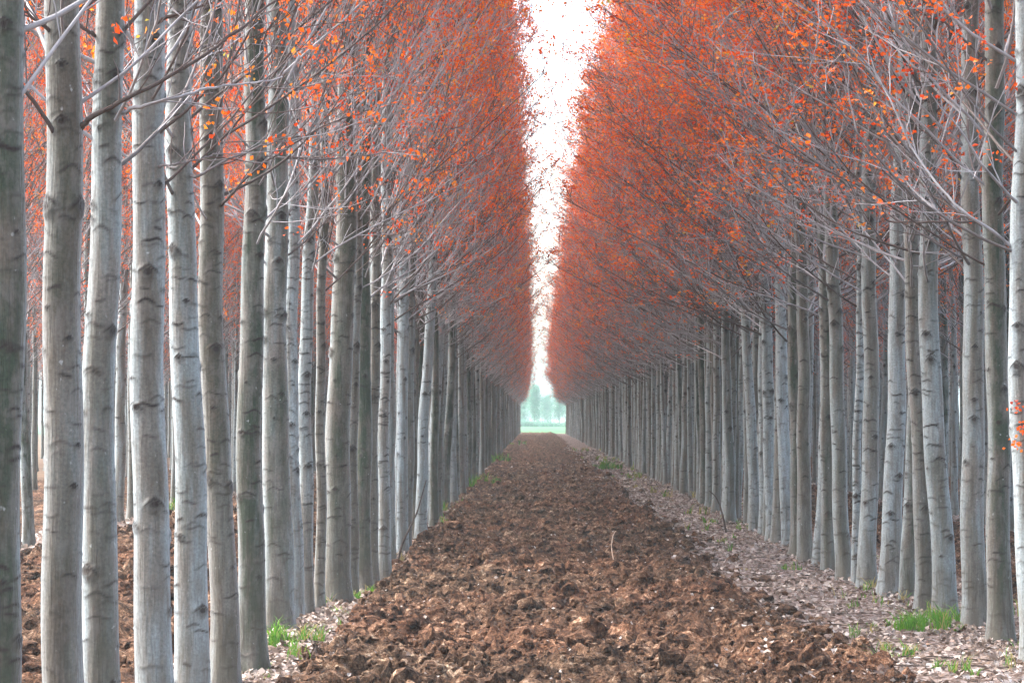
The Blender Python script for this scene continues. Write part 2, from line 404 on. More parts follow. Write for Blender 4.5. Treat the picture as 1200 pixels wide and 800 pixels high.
def unit(v): return v / (np.linalg.norm(v) + 1e-9)
def grow(p0, d0, L, k, up, wig, g):
    """polyline from p0: bends upward by `up`, wanders by `wig`"""
    P = [np.array(p0, float)]; d = unit(np.array(d0, float))
    for _ in range(k):
        d = unit(d + np.array([0, 0, up / k]) + g.normal(0, wig, 3)); P.append(P[-1] + d * L / k)
    return np.array(P)

def leaf_cloud(g, C, size, nper, spread):
    """clusters of small leaves round the points C"""
    n = len(C) * nper
    c = np.repeat(C, nper, 0) + g.normal(0, spread, (n, 3)) - np.array([0, 0, spread * .4])
    s = g.uniform(.6, 1.25, n) * size
    d = g.normal(0, 1, (n, 3)); d /= np.linalg.norm(d, axis=1)[:, None]
    e = np.cross(d, g.normal(0, 1, (n, 3))); e /= np.linalg.norm(e, axis=1)[:, None] + 1e-9
    nn = np.cross(d, e)
    L = s[:, None]; fold = g.uniform(.05, .3, n)[:, None]
    v = np.stack([c - d * L * .5, c + e * L * .36 + nn * L * fold, c + d * L * .5 + nn * L * .1, c - e * L * .36 + nn * L * fold], 1)
    tint = np.repeat(np.clip(np.repeat(g.beta(2, 2.2, len(C)), nper) * .8 + g.normal(.08, .12, n), 0, 1), 4)
    idx = np.arange(n)[:, None] * 4
    f = np.concatenate([idx + np.array([0, 1, 2]), idx + np.array([0, 2, 3])], 0)
    return v.reshape(-1, 3), f, tint

HT = 12.6
def make_crown(seed, first=2.75, dense=1.0):
    g = np.random.default_rng(seed)
    tb = Tubes(); C = []
    az = g.uniform(0, 6.28); h = first
    while h < HT - .5:
        t = (h - first) / (HT - first)
        az += 2.4 + g.normal(0, .35)
        L = (2.8 - 1.6 * t ** 1.9) * g.uniform(.74, 1.04)
        if t < .05: L *= g.uniform(.45, .85)
        el = R(g.uniform(36, 58)) if t > .07 else R(g.uniform(18, 46))
        d = np.array([math.cos(az) * math.cos(el), math.sin(az) * math.cos(el), math.sin(el)])
        k = 9
        P = grow((d[0] * .03, d[1] * .03, h), d, L, k, g.uniform(.25, .65), .07, g)
        r0 = (.0105 - .004 * t) * g.uniform(.75, 1.2)
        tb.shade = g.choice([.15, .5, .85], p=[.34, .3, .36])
        tb.add(P, np.linspace(r0, .0025, k + 1), 5)
        ns = int(L / .165)
        for j in range(ns):
            u = .16 + .82 * (j + g.random()) / ns
            q = u * k; a = int(q); p = P[a] + (P[min(a + 1, k)] - P[a]) * (q - a); td = unit(P[min(a + 1, k)] - P[max(a - 1, 0)])
            sd = unit(np.cross(td, g.normal(0, 1, 3)) * g.uniform(.5, 1.0) + td * .8 + np.array([0, 0, .35]))
            l2 = g.uniform(.22, .85) * (1.1 - .65 * u)
            S = grow(p, sd, l2, 4, .35, .10, g)
            tb.add(S, np.linspace(max(.0036, r0 * .46 * (1 - .5 * u)), .0022, 5), 3)
            for m in range(1 + int(l2 / .17)):
                v = g.uniform(.2, 1) * 4; bq = min(int(v), 3); pp = S[bq] + (S[bq + 1] - S[bq]) * (v - bq)
                sd2 = unit(unit(S[bq + 1] - S[bq]) + g.normal(0, .55, 3) + np.array([0, 0, .2]))
                Q = grow(pp, sd2, g.uniform(.07, .26), 2, .2, .1, g)
                tb.add(Q, np.array([.0028, .0023, .0018]), 3)
                C.append(Q[2])
                if g.random() < .6: C.append(Q[1])
            C.append(S[4]); 
        C.append(P[k])
        h += g.uniform(.075, .17) / dense
    # leader twig
    C = np.array(C)
    z = C[:, 2]; keep = g.random(len(C)) < np.clip(.06 + (z - 2.9) / 3.4, .04, 1.0) * .44 * [.55, 1.3, .9, 1.15, .7, 1.4, 1.0][seed % 7] * .92
    C = C[keep]
    v, f, tint = leaf_cloud(g, C, .034, 8, .032)
    return tb.mesh('branches', TWIG), mesh_np('leaves', v, f, [LEAF], False, None, {'tint': tint})

def make_trunk(seed, r, curve, fine_to, dz, seg=40, height=HT):
    """curve: list of (height, dx, dy) offsets of the axis"""
    g = np.random.default_rng(seed)
    z = np.concatenate([np.arange(-.12, fine_to, dz), np.arange(fine_to, height + .01, .25)])
    cz = np.array([c[0] for c in curve]); cxx = np.array([c[1] for c in curve]); cyy = np.array([c[2] for c in curve])
    # smooth interpolation through the curve points
    ax = np.interp(z, cz, cxx); ay = np.interp(z, cz, cyy)
    def sm(a, z):
        zu = np.linspace(z[0], z[-1], 600); au = np.interp(zu, z, a); K = np.hanning(61); K /= K.sum()
        return np.interp(z, zu, np.convolve(np.pad(au, 30, mode='edge'), K, 'valid'))
    ax = sm(ax, z); ay = sm(ay, z)
    ax += .012 * np.sin(z * 1.9 + g.uniform(0, 6)) + .006 * np.sin(z * 5.1 + g.uniform(0, 6))
    ay += .012 * np.sin(z * 1.7 + g.uniform(0, 6))
    rad = r * np.clip(1.04 - .062 * np.clip(z, 0, 99), .13, 2) + r * .45 * np.exp(-np.clip(z + .05, 0, 9) / .12) + r * .07 * np.exp(-np.clip(z, 0, 9) / .6)
    th = np.arange(seg) / seg * 2 * math.pi
    Z, TH = np.meshgrid(z, th, indexing='ij')
    RR = np.repeat(rad[:, None], seg, 1)
    RR = RR * (1 + .035 * np.sin(TH * 2 + Z * .6 + g.uniform(0, 6)) + .02 * np.sin(TH * 3 - Z * .9 + g.uniform(0, 6)))
    RR += r * .16 * np.exp(-np.clip(Z, 0, 9) / .16) * np.sin(TH * 5 + g.uniform(0, 6)) * .5
    scar = np.zeros_like(Z); lift = np.zeros_like(Z)
    zmax = fine_to; sd_ = g.uniform(.45, 1.1); ss_ = g.uniform(.8, 1.2)
    def win(h0, w): 
        a, b_ = np.searchsorted(z, [h0 - w, h0 + w]); return slice(a, b_)
    def dth(t0): return (TH - t0 + math.pi) % (2 * math.pi) - math.pi
    # thin lenticel bands, short and broken
    h = .12
    while h < zmax:
        for _ in range(g.integers(1, 4)):
            hh = h + g.uniform(-.05, .05); sl = win(hh, .08)
            half = g.uniform(.03, .10); s_ = dth(g.uniform(0, 6.28))[sl] * r
            wob = .006 * np.sin(s_ * 60 + g.uniform(0, 6)) - g.uniform(0, .5) * np.abs(s_) ** 1.5 * 3
            a = np.exp(-((Z[sl] - hh - wob) / g.uniform(.0045, .009)) ** 2) * np.clip((half - np.abs(s_)) / (half * .45), 0, 1)
            scar[sl] = np.maximum(scar[sl], a * g.uniform(.3, 1.0) * ss_); lift[sl] += a * .0025
        h += g.uniform(.05, .15) * sd_
    # branch scars: a dark eye under an eyebrow-shaped ridge
    h = .5
    while h < zmax:
        nn = g.integers(1, 4) if h > 1.2 else g.integers(0, 3)
        t0 = g.uniform(0, 6.28)
        for q in range(nn):
            hh = h + g.uniform(-.06, .06); tt = t0 + q * 6.28 / max(nn, 1) + g.normal(0, .3)
            big = g.choice([g.uniform(.4, .8), g.uniform(.8, 1.55)]) * (.75 + .1 * min(h, 4)); sl = win(hh, .16)
            s_ = dth(tt)[sl] * r; dz_ = Z[sl] - hh
            half = .055 * big; slope = g.uniform(.5, .95)
            brow = np.exp(-((dz_ + slope * np.abs(s_) - .015 * big) / (.0085 * big)) ** 2) * np.clip((half - np.abs(s_)) / (half * .4), 0, 1)
            eye = np.exp(-((s_ / (.020 * big)) ** 2 + ((dz_ + .012 * big) / (.017 * big)) ** 2) ** 1.5)
            inside = np.exp(-((s_ / (.033 * big)) ** 2 + ((dz_ + .02 * big) / (.028 * big)) ** 2) ** 1.5)
            scar[sl] = np.maximum(scar[sl], np.maximum(brow * .85, np.maximum(eye * 1.0, inside * .45)))
            lift[sl] += inside * .010 * big + brow * .005 - eye * .006
        h += g.uniform(.16, .5) * (.6 + .4 * sd_)
    RR = RR + lift * (r / .09)
    V = np.stack([ax[:, None] + RR * np.cos(TH), ay[:, None] + RR * np.sin(TH), Z], 2).reshape(-1, 3)
    nr = len(z); i = np.arange((nr - 1) * seg); q = i // seg; c = i % seg; c2 = (c + 1) % seg
    Fc = np.stack([q * seg + c, q * seg + c2, (q + 1) * seg + c2, (q + 1) * seg + c], 1)
    foot = np.exp(-np.clip(Z - .1, 0, 9) / .55)
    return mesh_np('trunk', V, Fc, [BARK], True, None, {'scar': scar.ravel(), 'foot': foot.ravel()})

# fallen twigs lying in the litter
tb = Tubes()
for _ in range(420):
    yy = 15 * math.exp(rng.random() * math.log(80 / 15)); xx = rng.uniform(-2.2, -1.4) if rng.random() < .3 else rng.uniform(1.5, 4.0)
    a = rng.uniform(0, 6.28); L = rng.uniform(.12, .6); u = np.linspace(-.5, .5, 6); b = rng.normal(0, .12)
    X_ = xx + L * (u * math.cos(a) - b * u * u * math.sin(a)); Y_ = yy + L * (u * math.sin(a) + b * u * u * math.cos(a))
    tb.add(np.stack([X_, Y_, ground_h(X_, Y_, False) + .012 + rng.random(6) * .02], 1), np.linspace(.006, .0025, 6) * rng.uniform(.6, 1.2), 5)
o = link('fallen_twigs', tb.mesh('fallen_twigs', DEAD)); tag(o, 'thin dead twigs lying in the litter beside the rows', 'twigs', kind='stuff')

# ------------------------------------------------------------------ tree prototypes (mesh data shared by copies)
CROWNS = [make_crown(100 + k) for k in range(7)]
TRUNKS = []
for k in range(9):
    g = np.random.default_rng(500 + k)
    l = g.normal(0, .05); m = g.normal(0, .05)
    crv = [(-.2, 0, 0), (.8, l * .5, m * .5), (2, l * 1.1, m), (3.5, l * .9, m * 1.2), (6, l * .2, m * .5), (HT, 0, 0)]
    TRUNKS.append(make_trunk(700 + k, .088, crv, 4.6, .014, 32))

ORD = ['zeroth', 'first', 'second', 'third', 'fourth', 'fifth', 'sixth', 'seventh', 'eighth', 'ninth', 'tenth', 'eleventh', 'twelfth', 'thirteenth', 'fourteenth',
       'fifteenth', 'sixteenth', 'seventeenth', 'eighteenth', 'nineteenth', 'twentieth']
for tn, tw in (('twent', 'twenty'), ('thirt', 'thirty')):
    if tw != 'twenty': ORD.append('thirtieth')
    ORD += [tw + '-' + w for w in ORD[1:10]]

n_trees = 0
def tree(X, Y, rz, trunk_me, crown, tone, moss, label, group, cs=1.0, ts=1.0, cdx=0.0, zs=1.0, lean=(0, 0)):
    """poplar_tree > trunk, branches, leaves; meshes are shared between copies"""
    global n_trees; n_trees += 1
    e = bpy.data.objects.new('poplar_tree', None); COL.objects.link(e)
    e.empty_display_size = .3
    e.location = (X, Y, 0); e.rotation_euler = (lean[0], lean[1], rz)
    tag(e, label, 'tree', group)
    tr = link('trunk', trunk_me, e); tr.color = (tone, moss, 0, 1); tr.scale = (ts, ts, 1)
    a = rng.uniform(0, 6.28)
    br = link('branches', crown[0], e); lv = link('leaves', crown[1], e)
    for c in (br, lv): c.scale = (cs, cs, zs); c.rotation_euler = (0, 0, a); c.location = (cdx, 0, 0)
    return e

# near trees measured one by one: base distance, trunk width (frame px), axis points (py, px), tone, moss, label
LG, RG = 'poplars of the left front row', 'poplars of the right front row'
LN = [
 (9.3, 50, [(800, 4), (400, 2), (0, 0)], .30, .75, 'dark mossy poplar trunk cut by the left edge of the photo'),
 (10.4, 49, [(800, 80), (600, 75), (400, 69), (0, 73)], .40, .2, 'thick grey-brown poplar, widest full trunk, beside the one cut by the left edge'),
 (11.4, 43, [(800, 126), (600, 117), (400, 116), (0, 125)], .48, .3, 'grey poplar bowing out to the right at its foot, third from the left edge'),
 (12.7, 45, [(800, 182), (400, 175), (0, 168)], .60, .05, 'pale silvery poplar leaning slightly left, fourth from the left edge'),
 (14.0, 39, [(800, 225), (400, 219), (200, 210), (0, 204)], .60, .15, 'pale poplar with smooth bark, fifth from the left edge'),
 (15.6, 34, [(800, 264), (600, 258), (400, 250), (0, 242)], .34, .30, 'brown-grey poplar just before the dark mossy trunk, sixth from the left edge'),
 (16.7, 31, [(775, 296), (400, 294), (0, 298)], .32, .95, 'dark green mossy poplar standing left of the grass tuft on the left verge'),
 (20.1, 33, [(735, 327), (450, 322), (0, 324)], .50, .55, 'broad mossy-grey poplar directly behind the grass tuft on the left verge'),
 (20.9, 17, [(733, 347), (500, 343), (0, 341)], .80, .0, 'slim pale poplar squeezed against the broad mossy one by the left grass tuft'),
 (21.5, 17, [(720, 358), (500, 357), (200, 365), (0, 371)], .66, .1, 'slim grey poplar leaning right, ninth full trunk of the left row'),
 (22.2, 12, [(712, 374), (400, 377), (0, 380)], .30, .1, 'thin brown poplar pole between two thicker trunks, tenth full trunk of the left row'),
 (22.9, 30, [(706, 393), (500, 398), (300, 403), (0, 408)], .36, .5, 'stout brown-green poplar, eleventh full trunk of the left row'),
 (23.6, 14, [(699, 412), (400, 416), (0, 420)], .48, .1, 'slim grey-brown poplar right behind the stout brown-green one of the left row'),
 (24.4, 22, [(692, 425), (500, 424), (0, 428)], .32, .9, 'dark mossy poplar beside small green weeds halfway along the near left row'),
 (25.0, 14, [(687, 437), (400, 438), (0, 442)], .46, .1, 'slim brownish poplar after the second dark mossy trunk of the left row'),
 (25.6, 15, [(683, 450), (400, 451), (0, 455)], .74, .0, 'slim pale poplar after the second dark mossy trunk of the left row'),
 (33.6, 14, [(625, 491), (500, 497), (400, 503), (200, 510), (0, 515)], 1.0, .0, 'nearly white slender poplar leaning right, beside the thin dead branch of the left row'),
]
RN = [
 (17.3, 31, [(775, 1208), (600, 1201), (300, 1196), (0, 1205)], .66, .0, 'pale poplar trunk cut by the right edge of the photo'),
 (18.8, 29, [(752, 1171), (600, 1166), (450, 1168), (200, 1165), (0, 1166)], .36, .85, 'dark mossy poplar with rough cracked foot, beside the trunk cut by the right edge'),
 (20.1, 27, [(735, 1140), (400, 1139), (200, 1138), (0, 1140)], .58, .15, 'straight grey poplar at the right end of the green grass patch'),
 (21.0, 26, [(724, 1106), (600, 1100), (450, 1092), (300, 1086), (150, 1088), (0, 1092)], .52, .3, 'grey poplar bending left as it rises from the middle of the right grass patch'),
 (21.7, 21, [(718, 1080), (500, 1076), (300, 1068), (0, 1070)], .28, .2, 'brown poplar half hidden behind the bending trunk of the right row'),
 (23.1, 17, [(703, 1062), (500, 1069), (300, 1073), (0, 1080)], .46, .7, 'slim mossy poplar left of the brown half hidden trunk in the right row'),
 (23.7, 23, [(698, 1041), (500, 1047), (300, 1053), (0, 1062)], .78, .0, 'pale bluish poplar leaning right, seventh trunk from the right edge'),
 (25.0, 21, [(687, 1016), (500, 1019), (300, 1019), (0, 1022)], .50, .1, 'grey-brown poplar with ringed bark, eighth trunk from the right edge'),
 (25.5, 11, [(683, 1002), (450, 1006), (0, 1010)], .74, .0, 'thin pale poplar pole beside the ringed grey-brown trunk of the right row'),
 (26.0, 19, [(680, 988), (500, 983), (400, 978), (200, 972), (0, 972)], .48, .3, 'grey poplar bending left as it rises, tenth trunk from the right edge'),
 (27.8, 16, [(667, 971), (500, 969), (300, 965), (0, 960)], .34, .5, 'dark grey poplar, eleventh trunk from the right edge'),
 (28.5, 14, [(661, 959), (450, 966), (0, 975)], .72, .0, 'slim pale poplar leaning right, twelfth trunk from the right edge'),
 (29.6, 17, [(655, 944), (500, 941), (0, 938)], .30, .2, 'brown poplar with red shoots behind it, thirteenth trunk from the right edge'),
 (30.9, 18, [(648, 934), (400, 931), (0, 935)], .34, .9, 'dark mossy poplar, fourteenth trunk from the right edge'),
]
LOW = {   # low branches of single trees: list of axis points (px, py, metres towards +Y), start radius
 'L2': [([(90, 152, 0), (100, 138, -.05), (140, 116, -.1), (190, 92, -.1), (250, 55, 0), (300, 15, .1), (345, -20, .2)], .013),
        ([(62, 40, 0), (45, 25, -.1), (20, 8, -.1), (0, -10, 0)], .010)],
 'L3': [([(138, 132, 0), (160, 124, -.1), (200, 114, -.1), (240, 102, 0), (290, 96, .1), (330, 90, .2)], .010),
        ([(112, 42, 0), (98, 32, -.1), (70, 14, -.1), (50, 2, 0)], .010)],
 'L4': [([(180, 195, 0), (200, 192, -.1), (240, 184, -.1), (262, 172, 0)], .008), ([(178, 30, 0), (190, 18, -.1), (230, 6, -.1), (290, -12, 0)], .011)],
 'L5': [([(216, 205, 0), (230, 206, -.1), (262, 188, -.1), (310, 168, 0), (360, 160, .1)], .011), ([(208, 72, 0), (225, 58, -.1), (270, 40, -.1), (320, 8, 0)], .011)],
 'L6': [([(256, 240, 0), (262, 236, -.1), (290, 205, -.1), (320, 182, 0), (370, 150, .1), (430, 128, .1)], .011)],
 'L7': [([(306, 182, 0), (330, 184, -.1), (380, 186, -.1), (430, 181, 0), (475, 175, .1)], .010)],
 'R1': [([(1184, 288, 0), (1160, 268, -.1), (1125, 246, -.1), (1098, 215, 0), (1072, 180, .1), (1050, 130, .1), (1030, 85, .2), (990, 45, .2)], .012)],
 'R2': [([(1158, 262, 0), (1140, 259, -.1), (1085, 260, -.1), (1042, 261, 0), (1034, 252, 0), (1031, 214, 0), (1012, 180, .1)], .010)],
 'R3': [([(1128, 302, 0), (1105, 290, -.1), (1070, 268, -.1), (1030, 245, 0), (985, 230, .1)], .010), ([(1130, 215, 0), (1112, 180, -.1), (1080, 150, -.1), (1040, 130, 0)], .011)],
 'R4': [([(1078, 232, 0), (1062, 205, -.1), (1030, 150, -.1), (1005, 95, 0), (975, 50, 0)], .013)],
}
def near_tree(seed, spec, group):
    Yd, w, pts, tone, moss, label = spec
    Xb = wx(pts[0][1], Yd)
    crv = [(-.2, 0, 0)]
    for py, px in pts[1:]: crv.append((wz(py, Yd), wx(px, Yd) - Xb, 0))
    last = crv[-1]; crv.append((last[0] + 1.5, last[1] * .9, 0)); crv.append((HT, last[1] * .3, 0))
    r = w / F * Yd / 2 * .97
    me = make_trunk(seed, r, crv, min(6.0, wz(-40, Yd) + .3), .0085 if Yd < 18 else .0105, 48)
    cdx = float(np.interp(3.6, [c[0] for c in crv], [c[1] for c in crv]))
    e = tree(Xb, Yd, 0, me, CROWNS[seed % 7], tone, moss, label, group, cs=.92 if group == LG else 1.35, cdx=cdx)
    key = ('L' if group == LG else 'R') + str(seed % 100 + 1)
    g = np.random.default_rng(seed + 5)
    for pts_, r0 in LOW.get(key, []):
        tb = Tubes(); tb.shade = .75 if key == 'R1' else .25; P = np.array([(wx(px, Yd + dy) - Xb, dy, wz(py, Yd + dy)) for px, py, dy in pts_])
        t = np.linspace(0, 1, 26); k = np.linspace(0, 1, len(P)); Q = np.stack([np.interp(t, k, P[:, c]) for c in range(3)], 1)
        Q[1:-1] = (Q[:-2] + Q[1:-1] * 2 + Q[2:]) / 4; Q[1:-1] = (Q[:-2] + Q[1:-1] * 2 + Q[2:]) / 4; Q += g.normal(0, .003, Q.shape)
        tb.add(Q, np.linspace(r0, r0 * .3, 26), 7); C = []
        for j in range(6, 26, 2):
            d = unit(unit(Q[j] - Q[j - 1]) + g.normal(0, .6, 3) + np.array([0, 0, .3])); S = grow(Q[j], d, g.uniform(.12, .5), 4, .3, .1, g)
            tb.add(S, np.linspace(.0035, .0018, 5), 4)
            if j > 16: C += [S[4], S[3]]
        b = link('branch', tb.mesh('branch', TWIG), e)
        if C:
            v, f, tint = leaf_cloud(g, np.array(C), .035, 3, .025); link('leaves', mesh_np('leaves', v, f, [LEAF], False, None, {'tint': tint}), b)
    if key == 'R1':
        for (x0, y0, x1, y1) in ((1196, 480, 1183, 470), (1198, 530, 1182, 512), (1200, 505, 1190, 498)):
            Q = np.array([(wx(x0 + (x1 - x0) * u, Yd) - Xb, -.09 - .04 * u, wz(y0 + (y1 - y0) * u, Yd)) for u in np.linspace(0, 1, 5)])
            tb = Tubes(); tb.add(Q, np.linspace(.004, .002, 5), 5); b = link('sprout', tb.mesh('sprout', TWIG), e)
            v, f, tint = leaf_cloud(g, np.array([Q[2], Q[4], Q[3], Q[4] + [0, 0, -.04]]), .032, 4, .022); link('leaves', mesh_np('leaves', v, f, [LEAF], False, None, {'tint': tint * .6}), b)
    return e
near = [near_tree(1000 + k, s, LG) for k, s in enumerate(LN)] + [near_tree(1100 + k, s, RG) for k, s in enumerate(RN)]

def tone_words(t, m):
    if m > .6: return 'dark mossy'
    return 'brownish' if t < .4 else ('grey' if t < .62 else 'pale')

far_pts = []          # trees of the plantation mass
def row(Xc, Y0, Y1, step, cs, group, n_ord, ord0, ordtext, indiv_to, bands, g):
    """regularly planted row; the nearest become trees of their own, the rest go to the mass"""
    Y = Y0; k = 0; 
    cs0 = cs
    while Y < Y1:
        cs = cs0 * (1 - .17 * min(1, max(0, (Y - 75) / 110)))
        X = Xc + g.normal(0, .07); tone = float(np.clip(g.normal(.64, .24), .12, 1.0)); moss = float(g.choice([0, .1, .3, .9], p=[.34, .26, .2, .20]))
        ts = g.uniform(.55, .98); rz = g.uniform(0, 6.28); ln = (g.normal(0, .016), g.normal(0, .014))
        if Y < indiv_to:
            if k < n_ord:
                label = f'{tone_words(tone, moss)} poplar, {ORD[ord0 + k + (1 if group == LG and Y > 33.6 else 0)]} {ordtext}'
            else:
                label = next(t for y_, t in bands if Y < y_)
            tree(X, Y, rz, TRUNKS[g.integers(len(TRUNKS))], CROWNS[g.integers(len(CROWNS))], tone, moss, label, group, cs * g.uniform(.93, 1.04), ts, 0, g.uniform(.94, 1.06), ln)
        else:
            far_pts.append((X, Y, rz, cs * g.uniform(.93, 1.04), ts, int(g.integers(7)), int(g.integers(9))))
        k += 1; Y += step * g.uniform(.72, 1.28)
g = np.random.default_rng(42)
row(-1.66, 26.5, 262, .76, 1.0, LG, 20, 17, 'trunk of the left row counted from the left edge', 90,
    [(70, 'slender poplar in the tight middle stretch of the left row, beyond the pale leaning trunk'), (999, 'thin hazy poplar far down the left row beyond the green weeds at its foot')], g)
row(3.26, 31.9, 262, .76, 1.56, RG, 20, 15, 'trunk of the right row counted from the right edge', 90,
    [(70, 'slender poplar in the tight middle stretch of the right row, beyond the bent dead twig'), (999, 'thin hazy poplar far down the right row beyond the green weeds at its foot')], g)
row(-6.6, 29.5, 230, 1.05, 1.0, 'poplars of the second row on the left', 0, 0, '', 78,
    [(999, 'poplar of the second row on the left, seen through gaps between the front trunks')], g)
row(7.05, 33.5, 230, 1.05, 1.0, 'poplars of the second row on the right', 0, 0, '', 78,
    [(999, 'poplar of the second row on the right, seen through gaps between the front trunks')], g)
NIND = n_trees
# deeper rows: only the mass
for Xc in (-11.5, -16.3, -21.2, 11.6, 16.4, 21.3):
    row(Xc, abs(Xc) / .235, 250, 1.05, 1.0, '', 0, 0, '', 0, [], g)
print('individual trees', NIND, 'mass', len(far_pts))

# ------------------------------------------------------------------ the rest of the plantation: one object, instanced
def plantation(pts):
    P = np.array(pts)
    me = bpy.data.meshes.new('poplar_plantation'); me.vertices.add(len(P))
    co = np.zeros((len(P), 3), np.float32); co[:, :2] = P[:, :2]; me.vertices.foreach_set('co', co.ravel())
    for nm, c in (('rz', 2), ('cs', 3), ('ts', 4)):
        a = me.attributes.new(nm, 'FLOAT', 'POINT'); a.data.foreach_set('value', P[:, c].astype(np.float32))
    for nm, c in (('kc', 5), ('kt', 6)):
        a = me.attributes.new(nm, 'INT', 'POINT'); a.data.foreach_set('value', P[:, c].astype(np.int32))
    o = link('poplar_plantation', me); o.color = (.66, .3, 1, 1)
    ng = bpy.data.node_groups.new('plantation_rows', 'GeometryNodeTree')
    ng.interface.new_socket('Geometry', in_out='INPUT', socket_type='NodeSocketGeometry')
    ng.interface.new_socket('Geometry', in_out='OUTPUT', socket_type='NodeSocketGeometry')
    N = ng.nodes; Lk = ng.links.new
    gi = N.new('NodeGroupInput'); go = N.new('NodeGroupOutput'); jn = N.new('GeometryNodeJoinGeometry'); Lk(jn.outputs[0], go.inputs[0])
    def attr(nm, dt):
        a = N.new('GeometryNodeInputNamedAttribute'); a.data_type = dt; a.inputs[0].default_value = nm; return a.outputs[0]
    rz = N.new('ShaderNodeCombineXYZ'); Lk(attr('rz', 'FLOAT'), rz.inputs[2])
    def scale(nm):
        c = N.new('ShaderNodeCombineXYZ'); s = attr(nm, 'FLOAT'); Lk(s, c.inputs[0]); Lk(s, c.inputs[1]); c.inputs[2].default_value = 1; return c.outputs[0]
    cs, ts = scale('cs'), scale('ts'); kc, kt = attr('kc', 'INT'), attr('kt', 'INT')
    def inst(obj, key, i, sc):
        oi = N.new('GeometryNodeObjectInfo'); oi.transform_space = 'ORIGINAL'; oi.inputs['Object'].default_value = obj; oi.inputs['As Instance'].default_value = True
        cmp = N.new('FunctionNodeCompare'); cmp.data_type = 'INT'; cmp.operation = 'EQUAL'
        Lk(key, cmp.inputs[2]); cmp.inputs[3].default_value = i
        ip = N.new('GeometryNodeInstanceOnPoints')
        Lk(gi.outputs[0], ip.inputs['Points']); Lk(cmp.outputs[0], ip.inputs['Selection']); Lk(oi.outputs['Geometry'], ip.inputs['Instance'])
        Lk(rz.outputs[0], ip.inputs['Rotation']); Lk(sc, ip.inputs['Scale']); Lk(ip.outputs[0], jn.inputs[0])
    by = {}
    for ob in COL.objects:
        if ob.type == 'MESH' and ob.parent is not None: by.setdefault(ob.data.name, ob)
    for i, (b_, l_) in enumerate(CROWNS):
        inst(by[b_.name], kc, i, cs); inst(by[l_.name], kc, i, cs)
    for i, t_ in enumerate(TRUNKS): inst(by[t_.name], kt, i, ts)
    md = o.modifiers.new('rows', 'NODES'); md.node_group = ng
    tag(o, 'far poplars of the plantation closing in behind the nearer rows', 'trees', kind='stuff')
plantation(far_pts)

# ------------------------------------------------------------------ dead stems on and beside the soil
def stem(name, pts, r0, r1, mat, label, cat, seg=7):
    tb = Tubes(); P = np.array(pts, float)
    t = np.linspace(0, 1, 24); k = np.linspace(0, 1, len(P))
    Q = np.stack([np.interp(t, k, P[:, c]) for c in range(3)], 1)
    K = np.hanning(7)[1:-1]; K /= K.sum()
    Q2 = np.stack([np.convolve(np.pad(Q[:, c], 2, mode='edge'), K, 'valid') for c in range(3)], 1)
    tb.add(Q2, np.linspace(r0, r1, 24), seg)
    o = link(name, tb.mesh(name, mat)); tag(o, label, cat); return o
def pxs(Yd, pts): return [(wx(x, Yd), Yd + dy, wz(y, Yd)) for x, y, dy in pts]
stem('dead_branch', pxs(29.0, [(466, 661, 0), (470, 640, .02), (480, 618, .04), (488, 602, .06), (493, 585, .05), (500, 560, .05)]), .014, .005, DEAD, 'thin dark dead branch leaning against the left row beside the pale trunk', 'branch')
stem('dead_branch', pxs(36.5, [(850, 624, -.1), (847, 608, -.1), (843, 592, -.05), (838, 581, 0), (830, 574, 0)]), .016, .006, DEAD, 'dark bent dead twig sticking up from the litter of the right row', 'branch')
Yd = 27.5
stem('dry_stem', pxs(Yd, [(724, 662, 0), (718, 655, -.2), (716, 640, .0), (718, 628, .1), (722, 622, .2)]), .007, .004, DRYSTEM, 'pale curled dry stem lying on the ploughed soil', 'stem')

# ------------------------------------------------------------------ distant trees beyond the meadow
def far_tree(X, Y, hgt, wid, label, seed):
    g = np.random.default_rng(seed)
    e = bpy.data.objects.new('distant_tree', None); COL.objects.link(e); e.location = (X, Y, .3); tag(e, label, 'tree', 'green trees beyond the end of the alley')
    tb = Tubes(); tb.add(np.array([[0, 0, -.6], [.1, 0, hgt * .5], [0, .1, hgt * .97]]), np.array([.10, .07, .02]) * hgt / 8, 8)
    C = []
    for _ in range(int(60)):
        u = g.random() ** .8; h = hgt * (.12 + .86 * u); L = 1.15 * wid * (1 - u) ** .7 * g.uniform(.5, 1.15) + .25
        a = g.uniform(0, 6.28); P = grow((0, 0, h * .93), (math.cos(a), math.sin(a), .35), L, 5, .4, .12, g)
        tb.add(P, np.linspace(.05, .012, 6), 4)
        for q in P[1:]:
            for _ in range(5): C.append(q + g.normal(0, .28, 3))
    link('trunk', tb.mesh('trunk', TWIG), e)
    v, f, t = leaf_cloud(g, np.array(C), .20, 4, .35)
    link('crown', mesh_np('crown', v, f, [CONIF], False, None, {'tint': t}), e)
for k, (px, Yd, hg, wd, lb) in enumerate([
    (626, 440, 7.4, 1.3, 'slender green tree left of centre beyond the end of the alley'),
    (655, 460, 8.4, 1.7, 'bushy green tree at the right of the opening at the alley end'),
    (612, 480, 6.4, 1.6, 'low green tree touching the end of the left row'),
    (641, 520, 6.0, 2.0, 'small pale green tree in the middle of the opening at the alley end'),
    (668, 490, 6.2, 1.8, 'low green tree half behind the end of the right row'),
    (600, 520, 8.5, 2.2, 'tall green tree mostly behind the end of the left row')]):
    far_tree(wx(px, Yd), Yd, hg, wd, lb, 900 + k)

